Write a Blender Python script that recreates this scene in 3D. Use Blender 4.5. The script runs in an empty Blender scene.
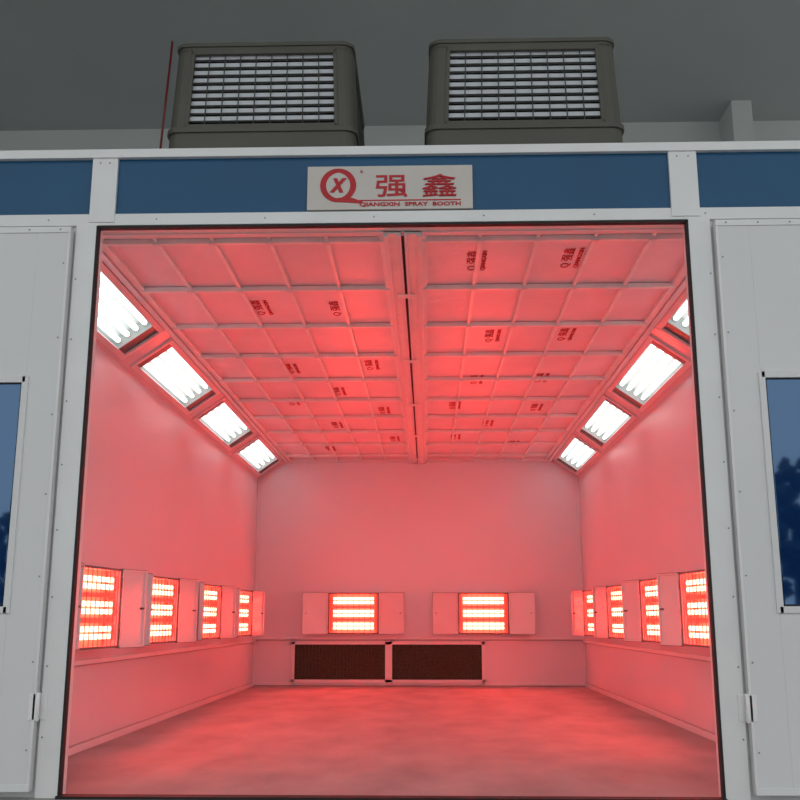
import bpy, bmesh, math
from mathutils import Vector, Matrix
R=math.radians
scene=bpy.context.scene
scene.view_settings.view_transform='Standard'

# ---------------------------------------------------------------- materials
def srgb(r,g,b):
    def f(c):
        c/=255.0
        return c/12.92 if c<=0.04045 else ((c+0.055)/1.055)**2.4
    return (f(r),f(g),f(b),1)
def mat(name,col,rough=0.5,metal=0.0,noise=None,bump=None,spec=0.5,emit=None,estr=0,coat=0,ior=1.45,tint=None):
    m=bpy.data.materials.new(name); m.use_nodes=True
    nt=m.node_tree; b=nt.nodes['Principled BSDF']
    b.inputs['Base Color'].default_value=col
    b.inputs['Roughness'].default_value=rough
    b.inputs['Metallic'].default_value=metal
    b.inputs['IOR'].default_value=ior
    b.inputs['Specular IOR Level'].default_value=spec
    b.inputs['Coat Weight'].default_value=coat
    if tint: b.inputs['Specular Tint'].default_value=tint
    if emit:
        b.inputs['Emission Color'].default_value=emit
        b.inputs['Emission Strength'].default_value=estr
    tc=nt.nodes.new('ShaderNodeTexCoord')
    if noise:   # (scale, amount, stretch)
        n=nt.nodes.new('ShaderNodeTexNoise'); n.inputs['Scale'].default_value=noise[0]; n.inputs['Detail'].default_value=6
        mp=nt.nodes.new('ShaderNodeMapping'); mp.inputs['Scale'].default_value=noise[2] if len(noise)>2 else (1,1,1)
        nt.links.new(tc.outputs['Object'],mp.inputs[0]); nt.links.new(mp.outputs[0],n.inputs[0])
        rp=nt.nodes.new('ShaderNodeValToRGB')
        rp.color_ramp.elements[0].position=0.3; rp.color_ramp.elements[1].position=0.7
        a=noise[1]
        rp.color_ramp.elements[0].color=(col[0]*(1-a),col[1]*(1-a),col[2]*(1-a),1)
        rp.color_ramp.elements[1].color=(min(1,col[0]*(1+a)),min(1,col[1]*(1+a)),min(1,col[2]*(1+a)),1)
        nt.links.new(n.outputs[0],rp.inputs[0]); nt.links.new(rp.outputs[0],b.inputs['Base Color'])
    if bump:    # (scale,strength,dist)
        n=nt.nodes.new('ShaderNodeTexNoise'); n.inputs['Scale'].default_value=bump[0]; n.inputs['Detail'].default_value=3
        nt.links.new(tc.outputs['Object'],n.inputs[0])
        bp=nt.nodes.new('ShaderNodeBump'); bp.inputs['Strength'].default_value=bump[1]; bp.inputs['Distance'].default_value=bump[2]
        nt.links.new(n.outputs[0],bp.inputs['Height']); nt.links.new(bp.outputs[0],b.inputs['Normal'])
    return m
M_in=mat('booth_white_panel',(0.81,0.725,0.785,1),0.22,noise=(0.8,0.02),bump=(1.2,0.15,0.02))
M_seam=mat('panel_seam',(0.35,0.33,0.33,1),0.5,noise=(5,0.05))
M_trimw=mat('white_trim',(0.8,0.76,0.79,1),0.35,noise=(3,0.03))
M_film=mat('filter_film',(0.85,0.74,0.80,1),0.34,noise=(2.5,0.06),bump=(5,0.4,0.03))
M_bar=mat('galvanised_bar',(0.88,0.88,0.88,1),0.3,0.1,noise=(8,0.05))
M_dark=mat('dark_gap',(0.12,0.08,0.08,1),0.6,noise=(5,0.1))
M_floor=mat('floor_paint',(0.47,0.365,0.365,1),0.7,noise=(3.2,0.16,(1,0.5,1)),bump=(9,0.3,0.02),spec=0.25)
M_ext=mat('facade_white',(0.77,0.775,0.775,1),0.35,noise=(1.2,0.02))
M_alu=mat('aluminium_profile',(0.83,0.835,0.83,1),0.35,0.05,noise=(4,0.03))
M_blue=mat('blue_panel',srgb(4,80,122),0.35,noise=(2,0.06))
M_rub=mat('black_rubber',(0.012,0.012,0.012,1),0.6,noise=(20,0.1))
M_glass=mat('window_glass',srgb(16,48,98),0.03,spec=0.5,noise=(0.7,0.05),ior=2.6,tint=(0.42,0.68,1,1))
M_hall=mat('hall_wall_paint',(0.68,0.70,0.69,1),0.8,noise=(1,0.04))
M_hceil=mat('hall_ceiling_paint',(0.50,0.53,0.53,1),0.85,noise=(0.5,0.05))
M_gnd=mat('concrete_ground',(0.42,0.42,0.40,1),0.8,noise=(2,0.15),bump=(20,0.2,0.02))
M_red=mat('sign_red',srgb(190,22,35),0.4,noise=(10,0.05))
M_lred=mat('printed_red',srgb(190,15,28),0.5,noise=(10,0.05))
M_sign=mat('sign_board',srgb(210,203,196),0.35,noise=(3,0.04))
M_cool=mat('cooler_plastic',srgb(92,90,82),0.5,noise=(3,0.08))
M_coolf=mat('cooler_grille',srgb(74,75,70),0.5,noise=(3,0.08))
M_slat=mat('cooler_slat',srgb(220,224,230),0.5,noise=(3,0.05))
M_cin=mat('cooler_pad',srgb(60,60,57),0.9,noise=(30,0.3))
M_redp=mat('red_pipe',srgb(110,20,22),0.4,noise=(3,0.05))
M_screw=mat('screw_head',(0.30,0.31,0.31,1),0.4,0.5,noise=(3,0.05))
M_grille=mat('vent_filter',(0.06,0.06,0.03,1),0.7,noise=(60,0.5),bump=(80,0.5,0.01))
M_vw=mat('vent_wire',(0.06,0.055,0.045,1),0.6,noise=(10,0.1))
M_refl=mat('lamp_reflector',(0.85,0.85,0.84,1),0.35,0.1,noise=(4,0.03))
M_pan=mat('lamp_pan',(0.50,0.55,0.53,1),0.5,0.0,noise=(4,0.05))
M_lend=mat('lamp_end_cover',(0.16,0.17,0.17,1),0.3,0.2,noise=(4,0.05))
M_tube=mat('fluorescent_tube',(0.9,0.9,0.9,1),0.4,emit=(0.86,0.97,0.97,1),estr=2.2)
M_ir=mat('infrared_tube',(0.9,0.5,0.3,1),0.4,emit=(1.0,0.066,0.046,1),estr=30)
M_irr=mat('heater_reflector',(0.85,0.40,0.30,1),0.35,0.4,noise=(4,0.03))
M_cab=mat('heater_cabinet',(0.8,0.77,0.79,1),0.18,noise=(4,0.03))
M_edge=mat('heater_gasket',(0.18,0.17,0.17,1),0.5,noise=(4,0.03))
M_leaf=mat('tree_leaves',(0.03,0.05,0.03,1),0.8,noise=(6,0.4))
M_bark=mat('tree_bark',(0.06,0.04,0.03,1),0.9,noise=(10,0.3))

# ---------------------------------------------------------------- builder
class B:
    def __init__(s): s.bm=bmesh.new(); s.mats=[]
    def mi(s,m):
        if m not in s.mats: s.mats.append(m)
        return s.mats.index(m)
    def box(s,a,b,m,f=None):
        vs=[]
        for z in (a[2],b[2]):
            for y in (a[1],b[1]):
                for x in (a[0],b[0]):
                    p=Vector((x,y,z)); 
                    if f: p=Vector(f(p))
                    vs.append(s.bm.verts.new(p))
        i=s.mi(m)
        for q in ((0,1,3,2),(4,6,7,5),(0,4,5,1),(2,3,7,6),(0,2,6,4),(1,5,7,3)):
            fc=s.bm.faces.new([vs[k] for k in q]); fc.material_index=i
    def prism(s,pts,z0,z1,m,f):
        i=s.mi(m)
        a=[s.bm.verts.new(Vector(f(Vector((x,y,z0))))) for x,y in pts]
        b=[s.bm.verts.new(Vector(f(Vector((x,y,z1))))) for x,y in pts]
        for fc in (s.bm.faces.new(a),s.bm.faces.new(b)): fc.material_index=i
        n=len(pts)
        for k in range(n):
            fc=s.bm.faces.new((a[k],a[(k+1)%n],b[(k+1)%n],b[k])); fc.material_index=i
    def cyl(s,p,q,r,m,f=None,n=10,r2=None):
        p=Vector(p);q=Vector(q); d=(q-p).normalized()
        t=d.cross(Vector((0,0,1))); 
        if t.length<1e-3: t=d.cross(Vector((1,0,0)))
        t.normalize(); u=d.cross(t)
        r2=r if r2 is None else r2
        rings=[]
        for c,rr in ((p,r),(q,r2)):
            ring=[]
            for k in range(n):
                a=2*math.pi*k/n
                v=c+t*rr*math.cos(a)+u*rr*math.sin(a)
                if f: v=Vector(f(v))
                ring.append(s.bm.verts.new(v))
            rings.append(ring)
        i=s.mi(m)
        for k in range(n):
            fc=s.bm.faces.new((rings[0][k],rings[0][(k+1)%n],rings[1][(k+1)%n],rings[1][k])); fc.material_index=i; fc.smooth=True
        for rg in rings:
            fc=s.bm.faces.new(rg); fc.material_index=i
    def poly(s,pts,depthvec,m):
        i=s.mi(m); dv=Vector(depthvec)
        a=[s.bm.verts.new(Vector(p)) for p in pts]; b=[s.bm.verts.new(Vector(p)+dv) for p in pts]
        for fc in [s.bm.faces.new(a),s.bm.faces.new(b)]: fc.material_index=i
        n=len(pts)
        for k in range(n):
            fc=s.bm.faces.new((a[k],a[(k+1)%n],b[(k+1)%n],b[k])); fc.material_index=i
    def text(s,body,w,h,m,f,ext=0.02,shear=0,bold=0):
        cu=bpy.data.curves.new('t','FONT'); cu.body=body; cu.size=1; cu.extrude=ext; cu.shear=shear; cu.offset=bold
        cu.resolution_u=3
        ob=bpy.data.objects.new('t',cu); bpy.context.collection.objects.link(ob)
        dg=bpy.context.evaluated_depsgraph_get()
        me=bpy.data.meshes.new_from_object(ob.evaluated_get(dg))
        bpy.data.objects.remove(ob); 
        if len(me.vertices)==0: return
        xs=[v.co.x for v in me.vertices]; ys=[v.co.y for v in me.vertices]
        x0,x1,y0,y1=min(xs),max(xs),min(ys),max(ys)
        i=s.mi(m); off=[]
        for v in me.vertices:
            p=Vector(((v.co.x-(x0+x1)/2)*w/(x1-x0),(v.co.y-(y0+y1)/2)*h/(y1-y0),0.002 if v.co.z>0 else 0))
            off.append(s.bm.verts.new(Vector(f(p))))
        for p in me.polygons:
            try:
                fc=s.bm.faces.new([off[k] for k in p.vertices]); fc.material_index=i
            except ValueError: pass
    def done(s,name,bevel=0,parent=None,mw=None):
        bmesh.ops.recalc_face_normals(s.bm,faces=s.bm.faces[:])
        me=bpy.data.meshes.new(name); s.bm.to_mesh(me); s.bm.free()
        for m in s.mats: me.materials.append(m)
        ob=bpy.data.objects.new(name,me); bpy.context.collection.objects.link(ob)
        if mw is not None: ob.matrix_world=mw
        if bevel:
            md=ob.modifiers.new('b','BEVEL'); md.width=bevel; md.segments=2; md.limit_method='ANGLE'
        if parent: ob.parent=parent
        return ob

# ---------------------------------------------------------------- dimensions
CX=-0.115; HW=1.935; CH=1.60         # interior centre, half width, flat ceiling half width
XL=CX-HW; XR=CX+HW
YF=4.55; YI=4.63; YB=12.0; H=2.655; HC=2.42; RT=3.0
OL,OR,OT=-1.60,1.255,2.62

# ---------------------------------------------------------------- booth shell
b=B(); b.box((XL-0.06,YI-0.03,-0.05),(XR+0.06,YB+0.06,0.0),M_floor)
b.box((XL-0.06,YF,-0.05),(XR+0.06,YI-0.03,0.0),M_floor); b.done('floor')

def sidewall(name,sx):
    X=CX+sx*HW
    b=B()
    b.box((X,YI,0),(X+sx*0.06,YB+0.06,RT-0.02),M_in)
    b.done(name)
    t=B()
    t.box((X-sx*0.03,YI,0.492),(X,YB,0.52),M_trimw)
    t.box((X-sx*0.006,YI,0.484),(X,YB,0.492),M_seam)
    t.done('trim_'+name[5:],bevel=0.003)
    t=B(); t.box((X-sx*0.02,YI,0),(X,YB,0.04),M_trimw); t.box((X-sx*0.003,YI,0.04),(X,YB,0.047),M_seam)
    t.done('baseboard_'+name[5:],bevel=0.002)
sidewall('wall_left',-1); sidewall('wall_right',1)
b=B(); b.box((XL,YB,0),(XR,YB+0.06,RT-0.02),M_in)
b.done('wall_back')
t=B(); t.box((XL,YB-0.03,0.525),(XR,YB,0.55),M_trimw); t.box((XL,YB-0.01,0.515),(XR,YB,0.525),M_seam)
for x,sx in((XL,1),(XR,-1)):
    t.box((x,YB-0.015,0),(x+sx*0.03,YB,HC),M_trimw)
t.done('trim_back',bevel=0.003)
t=B(); t.box((XL,YB-0.02,0),(XR,YB,0.04),M_trimw); t.box((XL,YB-0.022,0.0),(XR,YB-0.02,0.012),M_seam); t.done('baseboard_back',bevel=0.002)

# ceiling: film, sloping side strips with openings
def slope(sx):
    L=math.hypot(HW-CH,H-HC); d=Vector((sx*(HW-CH)/L,0,-(H-HC)/L)); n=Vector((sx*(H-HC)/L,0,(HW-CH)/L))
    o=Vector((CX+sx*CH,0,H))
    return L,(lambda p: o+d*p.x+Vector((0,p.y,0))+n*p.z)
PITCH=1.83; Y0=4.62; LL=1.62
b=B()
b.box((CX-CH,YI,H),(CX+CH,YB,H+0.02),M_film)
lights=[]
for sx in (-1,1):
    L,f=slope(sx)
    b.box((0,YI,0),(0.045,YB,0.02),M_in,f); b.box((L-0.045,YI,0),(L,YB,0.02),M_in,f)
    ys=[YI]
    for k in range(4):
        c=Y0+PITCH*(k+0.5); ys+= [c-LL/2,c+LL/2]; lights.append((sx,c))
    ys.append(YB)
    for k in range(0,len(ys),2):
        b.box((0.045,ys[k],0),(L-0.045,ys[k+1],0.02),M_in,f)
b.done('ceiling')
# roof deck
b=B(); b.box((XL-0.06,YI,RT-0.02),(XR+0.06,YB+0.06,RT+0.02),M_ext); b.done('roof')

# ceiling frame grid
g=B()
xe0,xe1=CX-CH,CX+CH
for (xa,xb) in ((xe0+0.05,CX-0.10),(CX+0.10,xe1-0.05)):
    for k in range(6):
        x=xa+(xb-xa)*k/5
        w=0.009 if 0<k<5 else 0.02
        g.box((x-w,YI,H-0.022),(x+w,YB,H),M_bar)
    y=4.79; k=0
    while y<YB:
        w=0.013
        g.box((xa,y-w,H-0.032),(xb,y+w,H-0.004),M_bar)
        for j in range(1,5):   # clips at crossings
            x=xa+(xb-xa)*j/5
            g.box((x-0.02,y-0.018,H-0.036),(x+0.02,y+0.018,H-0.03),M_trimw)
        y+=0.755
for sx in (-1,1):     # central double beam: two rails each with a raised lip
    g.box(tuple([min(CX+sx*0.008,CX+sx*0.095),YI,H-0.05]),tuple([max(CX+sx*0.008,CX+sx*0.095),YB,H]),M_bar)
    g.box((min(CX+sx*0.072,CX+sx*0.095),YI,H-0.064),(max(CX+sx*0.072,CX+sx*0.095),YB,H-0.05),M_trimw)
    g.box((min(CX+sx*0.008,CX+sx*0.022),YI,H-0.064),(max(CX+sx*0.008,CX+sx*0.022),YB,H-0.05),M_trimw)
    g.box((CX+sx*(CH-0.025),YI,H-0.035),(CX+sx*(CH+0.01),YB,H),M_trimw)
g.box((CX-0.008,YI,H-0.02),(CX+0.008,YB,H),M_dark)
y=5.55
while y<YB:
    g.box((CX-0.05,y-0.03,H-0.070),(CX+0.05,y+0.03,H-0.064),M_bar)
    y+=0.755*2
g.box((xe0,YB-0.04,H-0.04),(xe1,YB,H),M_trimw)
g.box((xe0,YI,H-0.04),(xe1,YI+0.05,H),M_trimw)
frame=g.done('ceiling_filter_frame')
lg=B()
for (x,y) in ((-1.03,5.95),(-0.55,5.98),(-1.05,7.5),(-0.42,7.4),(-0.75,8.3),(-1.2,8.7),(-0.4,9.1),(-0.9,9.8),(-0.35,10.6),(-1.1,11.2),
              (0.27,5.15),(0.78,5.12),(0.95,6.6),(0.45,6.62),(0.40,7.9),(0.92,7.85),(0.25,8.9),(1.0,9.0),(0.6,9.75),(0.3,10.5),(0.95,10.9)):
    fx=lambda p,x=x,y=y:(x-p.y,y-p.x,H-0.001-p.z)
    lg.text('QIANGXIN',0.30,0.03,M_lred,lambda p,fx=fx:fx(Vector((p.x,p.y-0.045,p.z))),bold=0.02)
    lg.text('Q 强鑫',0.30,0.065,M_lred,lambda p,fx=fx:fx(Vector((p.x,p.y+0.02,p.z))),bold=0.0)
lg.done('printed_filter_logos',parent=frame)

# ceiling lights
for sx,c in lights:
    L,f=slope(sx); q=B()
    a0,a1=0.045,L-0.045; y0,y1=c-LL/2,c+LL/2
    fw=0.028
    for (p,r) in (((a0-0.01,y0-0.01,-0.014),(a0+fw,y1+0.01,0.0)),((a1-fw,y0-0.01,-0.014),(a1+0.01,y1+0.01,0.0)),
                  ((a0+fw,y0-0.01,-0.014),(a1-fw,y0+fw,0.0)),((a0+fw,y1-fw,-0.014),(a1-fw,y1+0.01,0.0))):
        q.box(p,r,M_trimw,f)
    q.box((a0,y0,0.07),(a1,y1,0.08),M_pan,f)
    for (p,r) in (((a0,y0,0),(a0+0.006,y1,0.07)),((a1-0.006,y0,0),(a1,y1,0.07))):
        q.box(p,r,M_pan,f)
    for e,s2 in ((y0,1),(y1,-1)):     # end covers, flush with the glass
        ya,yb2=sorted((e,e+s2*0.14)); yc,yd=sorted((e+s2*0.14,e+s2*0.15))
        q.box((a0+0.006,ya,0.002),(a1-0.006,yb2,0.07),M_lend,f)
        q.box((a0+0.006,yc,0.002),(a1-0.006,yd,0.07),M_pan,f)
    for k in range(4):
        s=a0+0.058+(a1-a0-0.116)*k/3
        q.cyl((s,y0+0.17,0.045),(s,y1-0.17,0.045),0.018,M_tube,f,8)
        for ya,yb2 in ((y0+0.15,y0+0.17),(y1-0.17,y1-0.15)): q.cyl((s,ya,0.045),(s,yb2,0.045),0.015,M_refl,f,8)
    q.done('ceiling_light')

# ---------------------------------------------------------------- infrared heaters
def heater(pos,rot,a1=25,a2=25,W=0.28,DL=0.26):
    q=B(); Z=0.47; D=0.09; t=0.012
    q.box((-W,0,0),(W,0.008,Z),M_irr)
    q.box((-W,0,0),(-W+t,D,Z),M_cab); q.box((W-t,0,0),(W,D,Z),M_cab)
    q.box((-W+t,0,0),(W-t,D,t),M_cab); q.box((-W+t,0,Z-t),(W-t,D,Z),M_cab)
    # dark gasket around the mouth
    for (p,r) in (((-W,D,0),(-W+0.016,D+0.004,Z)),((W-0.016,D,0),(W,D+0.004,Z)),((-W,D,0),(W,D+0.004,0.014)),((-W,D,Z-0.014),(W,D+0.004,Z))):
        q.box(p,r,M_edge)
    for k in range(3):
        zc=0.09+0.145*k
        for dz in (-0.022,0.022):
            q.cyl((-W+0.055,0.055,zc+dz),(W-0.055,0.055,zc+dz),0.015,M_ir,None,8)
        for sx in (-1,1): q.box((sx*(W-0.045)-0.012,0.03,zc-0.045),(sx*(W-0.045)+0.012,0.07,zc+0.045),M_irr)
    for k in range(2):  # reflector ridges between rows
        zc=0.1625+0.145*k
        q.box((-W+t,0.008,zc-0.014),(W-t,0.06,zc+0.014),M_irr)
    for k in range(9):  # guard wires
        x=-W+0.03+(2*W-0.06)*k/8
        q.cyl((x,D-0.006,t),(x,D-0.006,Z-t),0.0028,M_edge,None,5)
    for sx,an in ((-1,a1),(1,a2)):
        ca,sa=math.cos(R(an)),math.sin(R(an))
        f=lambda p,sx=sx,ca=ca,sa=sa: (sx*(W+p.x*ca-p.y*sa),D+p.x*sa+p.y*ca,p.z)
        q.box((0.004,-0.020,0.0),(DL,0.0,Z),M_cab,f)
        q.box((0.004,-0.02,-0.004),(DL,0.012,0.0),M_edge,f); q.box((0.004,-0.02,Z),(DL,0.012,Z+0.004),M_edge,f)
        q.box((0.004,0.0,0.0),(0.016,0.012,Z),M_cab,f); q.box((DL-0.012,0,0),(DL,0.014,Z),M_cab,f)
        q.box((0.004,0,0),(DL,0.014,0.012),M_cab,f); q.box((0.004,0,Z-0.012),(DL,0.014,Z),M_cab,f)
        q.cyl((DL-0.04,0,Z/2),(DL-0.04,0.025,Z/2),0.007,M_edge,f,6)
        for z in (0.08,Z-0.08): q.cyl((0,0,z-0.03),(0,0,z+0.03),0.008,M_edge,f,6)
    q.done('infrared_heater',mw=Matrix.Translation(pos)@Matrix.Rotation(R(rot),4,'Z'))
TH=6; off=0.28*math.sin(R(TH))+0.012
for y in (5.95,7.4,9.0,10.65): heater((XL+off,y,0.585),-90-TH,12,20)
for y in (6.48,7.74,9.22,10.65): heater((XR-off,y,0.585),90+TH,20,12)
heater((-0.87,YB-0.003,0.59),180,10,10,0.295,0.30); heater((0.645,YB-0.003,0.59),180,10,10,0.295,0.30)

# ---------------------------------------------------------------- exhaust vent on back wall
v=B(); va,vb,z0,z1=-1.59,0.655,0.045,0.50; y=YB
for (xa,xb) in ((va,va+0.035),(-0.50,-0.42),(vb-0.035,vb)): v.box((xa,y-0.045,z0),(xb,y,z1),M_trimw)
v.box((va,y-0.045,z0-0.01),(vb,y,z0+0.03),M_trimw); v.box((va,y-0.045,z1-0.03),(vb,y,z1),M_trimw)
v.box((va+0.03,y-0.02,z0+0.02),(vb-0.03,y-0.002,z1-0.02),M_grille)
for (xa,xb) in ((va+0.035,-0.50),(-0.42,vb-0.035)):
    n=26
    for k in range(1,n): 
        x=xa+(xb-xa)*k/n; v.box((x-0.003,y-0.03,z0+0.03),(x+0.003,y-0.02,z1-0.03),M_vw)
    for k in range(1,9):
        z=z0+0.03+(z1-z0-0.06)*k/9; v.box((xa,y-0.034,z-0.003),(xb,y-0.028,z+0.003),M_vw)
v.done('exhaust_vent',bevel=0)

# ---------------------------------------------------------------- facade
FL,FR=-2.95,2.6
b=B()
b.box((FL,YF,0),(OL,YI,RT),M_ext); b.box((OR,YF,0),(FR,YI,RT),M_ext); b.box((OL,YF,OT),(OR,YI,RT),M_ext)
b.done('wall_front')
b=B()   # aluminium profiles
b.box((FL,YF-0.035,RT-0.025),(FR,YI,RT+0.02),M_alu)          # cap
b.box((FL,YF-0.02,OT+0.005),(FR,YF,2.685),M_alu)                # lower rail
for xa,xb in ((-1.64,-1.515),(1.18,1.315)): b.box((xa,YF-0.026,2.64),(xb,YF,RT-0.02),M_alu)
b.box((OL-0.10,YF-0.022,0),(OL,YF,OT+0.01),M_alu); b.box((OR,YF-0.022,0),(OR+0.105,YF,OT+0.01),M_alu)
def screw(x,z,y=YF-0.022): b.cyl((x,y-0.003,z),(x,y+0.001,z),0.0045,M_screw,None,8)
for k in range(9):
    z=0.25+0.3*k
    if z<2.6: screw(OL-0.085,z); screw(OR+0.09,z)
for x in (-1.6,-1.555,1.22,1.275):
    screw(x,2.95,YF-0.026)
for k in range(11): screw(-2.9+0.53*k,2.655,YF-0.02)
b.done('trim_front',bevel=0.004)
b=B()
for xa,xb in ((FL,-1.64),(-1.515,1.18),(1.315,FR)): b.box((xa,YF-0.008,2.685),(xb,YF,RT-0.025),M_blue)
b.done('trim_fascia_panel')
b=B()   # rubber seal lining the opening
b.box((OL,YF-0.024,0),(OL+0.011,YF+0.01,OT),M_rub); b.box((OR-0.011,YF-0.024,0),(OR,YF+0.01,OT),M_rub)
b.box((OL,YF-0.024,OT-0.010),(OR,YF+0.01,OT),M_rub)
b.done('trim_opening_seal')
b=B(); b.box((OL,YF-0.05,0),(OR,YF+0.015,0.012),M_rub); b.done('trim_threshold')

# ---------------------------------------------------------------- doors folded open against facade
def door(name,sx,wname):
    xi=(OL-0.112) if sx<0 else (OR+0.117)
    e=B(); W=0.86; y0,y1=YF-0.055,YF-0.012
    X=lambda o: xi+sx*o
    wx0,wx1,wz0,wz1=0.158,0.70,0.79,1.85
    def bx(o0,o1,za,zb,ya,yb,m): e.box((min(X(o0),X(o1)),ya,za),(max(X(o0),X(o1)),yb,zb),m)
    bx(0,wx0,0.03,2.605,y0,y1,M_ext); bx(wx1,W,0.03,2.605,y0,y1,M_ext)
    bx(wx0,wx1,0.03,wz0,y0,y1,M_ext); bx(wx0,wx1,wz1,2.605,y0,y1,M_ext)
    bx(0,0.012,0.03,2.605,y0-0.004,y0,M_alu)
    bx(0,W,2.575,2.605,y0-0.006,y0,M_alu); bx(0,W,0.03,0.06,y0-0.006,y0,M_alu)
    for k in range(6): e.cyl((X(0.05+0.15*k),y0-0.009,2.59),(X(0.05+0.15*k),y0,2.59),0.0045,M_screw,None,8)
    for k in range(7): e.cyl((X(0.025),y0-0.003,0.2+0.37*k),(X(0.025),y0,0.2+0.37*k),0.0045,M_screw,None,8)
    for z in (0.38,):
        e.cyl((X(-0.008),y0+0.004,z-0.06),(X(-0.008),y0+0.004,z+0.06),0.009,M_bar,None,10)
        bx(-0.01,0.03,z-0.055,z+0.055,y0-0.004,y0+0.001,M_bar)
        bx(-0.04,-0.005,z-0.055,z+0.055,YF-0.028,YF-0.02,M_bar)
    d=e.done(name,bevel=0.004)
    e=B()
    bx2=lambda o0,o1,za,zb,ya,yb,m: e.box((min(X(o0),X(o1)),ya,za),(max(X(o0),X(o1)),yb,zb),m)
    fr=0.03
    bx2(wx0-0.012,wx0+fr-0.012,wz0-0.012,wz1+0.012,y0-0.01,y0+0.02,M_ext); bx2(wx1-fr+0.012,wx1+0.012,wz0-0.012,wz1+0.012,y0-0.01,y0+0.02,M_ext)
    bx2(wx0,wx1,wz0-0.012,wz0+fr-0.012,y0-0.01,y0+0.02,M_ext); bx2(wx0,wx1,wz1-fr+0.012,wz1+0.012,y0-0.01,y0+0.02,M_ext)
    bx2(wx0+0.012,wx1-0.012,wz0+0.012,wz1-0.012,y0+0.004,y0+0.009,M_rub)
    bx2(wx0+0.024,wx1-0.024,wz0+0.024,wz1-0.024,y0+0.0,y0+0.005,M_glass)
    w=e.done(wname,bevel=0.003); w.parent=d
door('door_1',-1,'window_1'); door('door_2',1,'window_2')

# ---------------------------------------------------------------- sign
s=B(); sx0,sx1,sz0,sz1=-0.575,0.228,2.69,2.915; ys=YF-0.03
s.box((sx0,ys,sz0),(sx1,YF-0.009,sz1),M_sign)
F=lambda cx,cz,dy=0: (lambda p:(cx+p.x,ys-0.001-dy-p.z,cz+p.y))
cx,cz=-0.425,2.815
N=40
for k in range(N):
    a0=2*math.pi*k/N; a1=2*math.pi*(k+1)/N
    w0=0.020+0.009*abs(math.cos(a0)); w1=0.020+0.009*abs(math.cos(a1)); ro=0.088
    s.poly([(cx+(ro-w0)*math.cos(a0),ys,cz+(ro-w0)*math.sin(a0)),(cx+ro*math.cos(a0),ys,cz+ro*math.sin(a0)),
            (cx+ro*math.cos(a1),ys,cz+ro*math.sin(a1)),(cx+(ro-w1)*math.cos(a1),ys,cz+(ro-w1)*math.sin(a1))],(0,-0.002,0),M_red)
s.poly([(cx-0.02,ys,cz-0.085),(cx+0.11,ys,cz-0.095),(cx+0.12,ys,cz-0.085),(cx+0.05,ys,cz-0.06),(cx+0.0,ys,cz-0.066)],(0,-0.003,0),M_red)
s.text('x',0.085,0.075,M_red,F(cx,cz),shear=0.3,bold=0.03)
s.text('R',0.012,0.014,M_red,F(-0.31,2.885))
s.text('强',0.155,0.115,M_red,F(-0.165,2.808),bold=0.012)
s.text('鑫',0.165,0.115,M_red,F(0.065,2.808),bold=0.0)
s.text('鑫',0.165,0.115,M_red,F(0.068,2.810,0.0035),bold=0.0)
s.box((-0.32,ys-0.002,2.732),(0.17,ys,2.738),M_red)
s.text('QIANGXIN  SPRAY  BOOTH',0.49,0.024,M_red,F(-0.075,2.713),bold=0.03)
s.done('sign_board')

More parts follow.
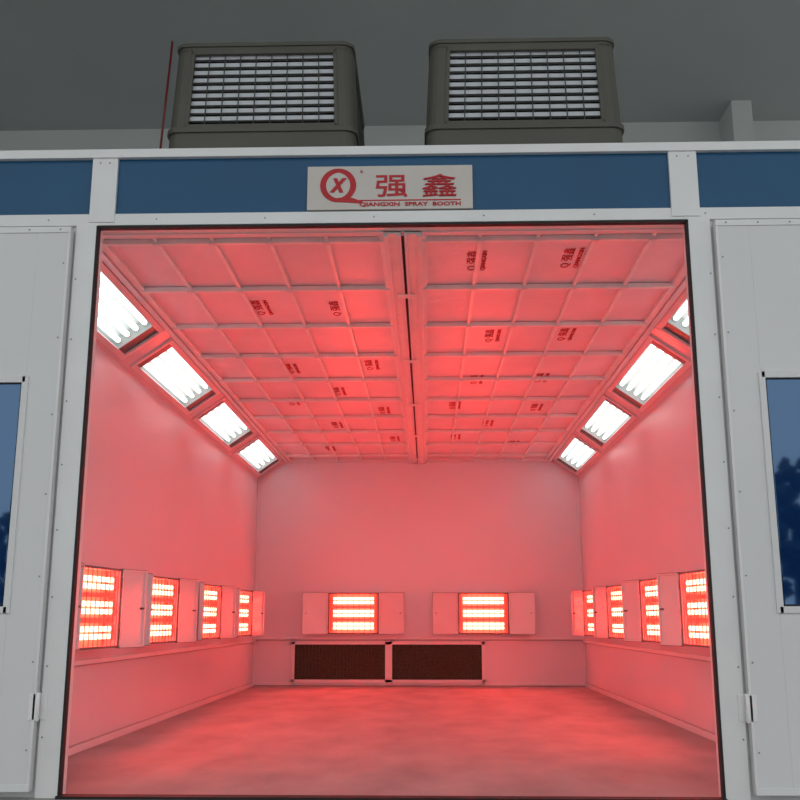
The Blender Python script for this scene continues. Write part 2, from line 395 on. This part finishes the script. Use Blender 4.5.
# ---------------------------------------------------------------- evaporative coolers on roof
def rrect(hx,hy,r,n=5):
    pts=[]
    for (sx,sy,a0) in ((1,1,0),(-1,1,90),(-1,-1,180),(1,-1,270)):
        for k in range(n+1):
            a=R(a0+90*k/n); pts.append((sx*(hx-r)+r*math.cos(a),sy*(hy-r)+r*math.sin(a)))
    return pts
def cooler(x0,x1,y0):
    q=B(); d=1.05; zb=RT+0.02; z0=zb+0.10; z1=3.835; cx=(x0+x1)/2; cy=y0+d/2; hw=(x1-x0)/2; hd=d/2
    def tp(p):   # slight taper upward
        k=1.0-0.06*(p.z-z0)/(z1-z0)
        return (cx+(p.x)*k,cy+(p.y)*k,p.z)
    for sx in (-1,1): q.box((cx+sx*hw*0.75-0.03,y0+0.05,zb),(cx+sx*hw*0.75+0.03,y0+d-0.05,z0),M_coolf)
    rr=0.07
    q.prism(rrect(hw,hd,rr),z0,z0+0.19,M_cool,tp)               # water tray
    q.prism(rrect(hw+0.012,hd+0.012,rr),z0+0.175,z0+0.205,M_cool,tp)
    q.prism(rrect(hw,hd,rr),z1-0.045,z1-0.012,M_cool,tp)        # lid, stepped dome
    q.prism(rrect(hw+0.01,hd+0.01,rr),z1-0.018,z1+0.004,M_cool,tp)
    q.prism(rrect(hw*0.93,hd*0.93,rr),z1+0.004,z1+0.02,M_cool,tp)
    q.prism(rrect(hw*0.75,hd*0.75,rr),z1+0.02,z1+0.04,M_cool,tp)
    G=0.79
    for a in (-1,1):
        for c in (-1,1):
            pts=[]
            for k in range(6):
                t=R(90*k/5); pts.append((a*(hw-rr+rr*math.cos(t)),c*(hd-rr+rr*math.sin(t))))
            pts+=[(a*(hw*G+0.005),c*hd),(a*(hw*G+0.005),c*(hd*G+0.005)),(a*hw,c*(hd*G+0.005))]
            q.prism(pts,z0+0.19,z1-0.03,M_cool,tp)
    q.box((-hw+0.06,-hd+0.07,z0),(hw-0.06,hd-0.07,z1-0.04),M_cin,tp)
    za,zc=z0+0.205,z1-0.045
    for face in range(4):
        def ff(p,face=face):   # local: x along the face -1..1, y inward distance from the face
            w=p.x
            if face==0: r=Vector((w*hw,-hd+p.y,p.z))
            elif face==1: r=Vector((hw-p.y,w*hd,p.z))
            elif face==2: r=Vector((-w*hw,hd-p.y,p.z))
            else: r=Vector((-hw+p.y,-w*hd,p.z))
            return tp(r)
        n=10
        for k in range(n):
            z=za+(zc-za)*(k+0.5)/n
            q.box((-G,0.024,z-0.019),(G,0.04,z+0.012),M_slat,ff)
            q.box((-G,0.004,z+0.017),(G,0.018,z+0.023),M_coolf,ff)
        for k in range(10):
            x=-G+2*G*k/9
            q.box((x-0.006,0.0,za),(x+0.006,0.012,zc),M_coolf,ff)
        q.box((-G-.03,-0.006,za),(-G+.01,0.02,zc),M_cool,ff); q.box((G-.01,-0.006,za),(G+.03,0.02,zc),M_cool,ff)
        q.box((-G-.03,-0.006,za-0.01),(G+.03,0.02,za+0.02),M_cool,ff); q.box((-G-.03,-0.006,zc-0.02),(G+.03,0.02,zc+0.01),M_cool,ff)
    o=q.done('evaporative_cooler',bevel=0.004)
cooler(-1.39,-0.365,4.88); cooler(0.0,1.06,4.88)
q=B()
q.cyl((-1.415,4.862,RT+0.02),(-1.379,4.886,3.84),0.006,M_redp)
q.done('red_supply_pipe')

# ---------------------------------------------------------------- hall
ZC=7.38; YW=12.6
b=B(); b.box((-14,-1,ZC),(14,YW+0.2,ZC+0.2),M_hceil); b.done('ceiling_hall')
b=B(); b.box((-14,YW,0),(14,YW+0.2,ZC),M_hall); b.box((4.0,YW-0.56,0),(4.26,YW,ZC),M_hall); b.done('wall_hall_back')
b=B(); b.box((-14.2,-1,0),(-14,YW+0.2,ZC),M_hall); b.done('wall_hall_left_shade')  # unseen side wall, kept to make the hall darker towards the left
b=B(); b.box((-40,-40,-0.15),(40,YW+0.2,-0.05),M_gnd); b.box((-14,-2,-0.05),(14,YF-0.0,0.0),M_gnd); b.done('ground')

# trees outside the hall (seen reflected in the door windows)
import random
random.seed(5)
for (tx,ty,th) in ((6.6,-14.5,3.4),(8.3,-14,4.3),(9.9,-14.5,3.8),(12.0,-14,2.9),(-8.5,-14,3.3),(-11,-14,3.2)):
    q=B(); q.cyl((tx,ty,-0.05),(tx,ty,th*0.6),0.14,M_bark,None,10,0.07)
    i=q.mi(M_leaf)
    for k in range(110):
        a=random.uniform(0,6.28); rr=random.uniform(0,1.3)**0.8; hz=random.uniform(0.15,1.0)
        rr*=1.15-0.7*abs(hz-0.5)
        c=(tx+rr*math.cos(a),ty+rr*math.sin(a),th*hz)
        r=bmesh.ops.create_icosphere(q.bm,subdivisions=1,radius=random.uniform(0.10,0.30),matrix=Matrix.Translation(c))
        for vv in r['verts']:
            vv.co+=Vector((random.uniform(-.1,.1),random.uniform(-.1,.1),random.uniform(-.1,.1)))
            for fc in vv.link_faces: fc.material_index=i
    q.done('tree')

# ---------------------------------------------------------------- world
w=bpy.data.worlds.new('World'); scene.world=w; w.use_nodes=True
bg=w.node_tree.nodes['Background']; bg.inputs[0].default_value=(0.94,0.98,1.0,1); bg.inputs[1].default_value=1.0

# ---------------------------------------------------------------- camera
cam=bpy.data.cameras.new('camera'); co=bpy.data.objects.new('camera',cam); bpy.context.collection.objects.link(co)
co.location=(0,0,0.75); co.rotation_euler=(R(90+12.4),0,R(1.57)); cam.lens=45; cam.sensor_width=36
scene.camera=co
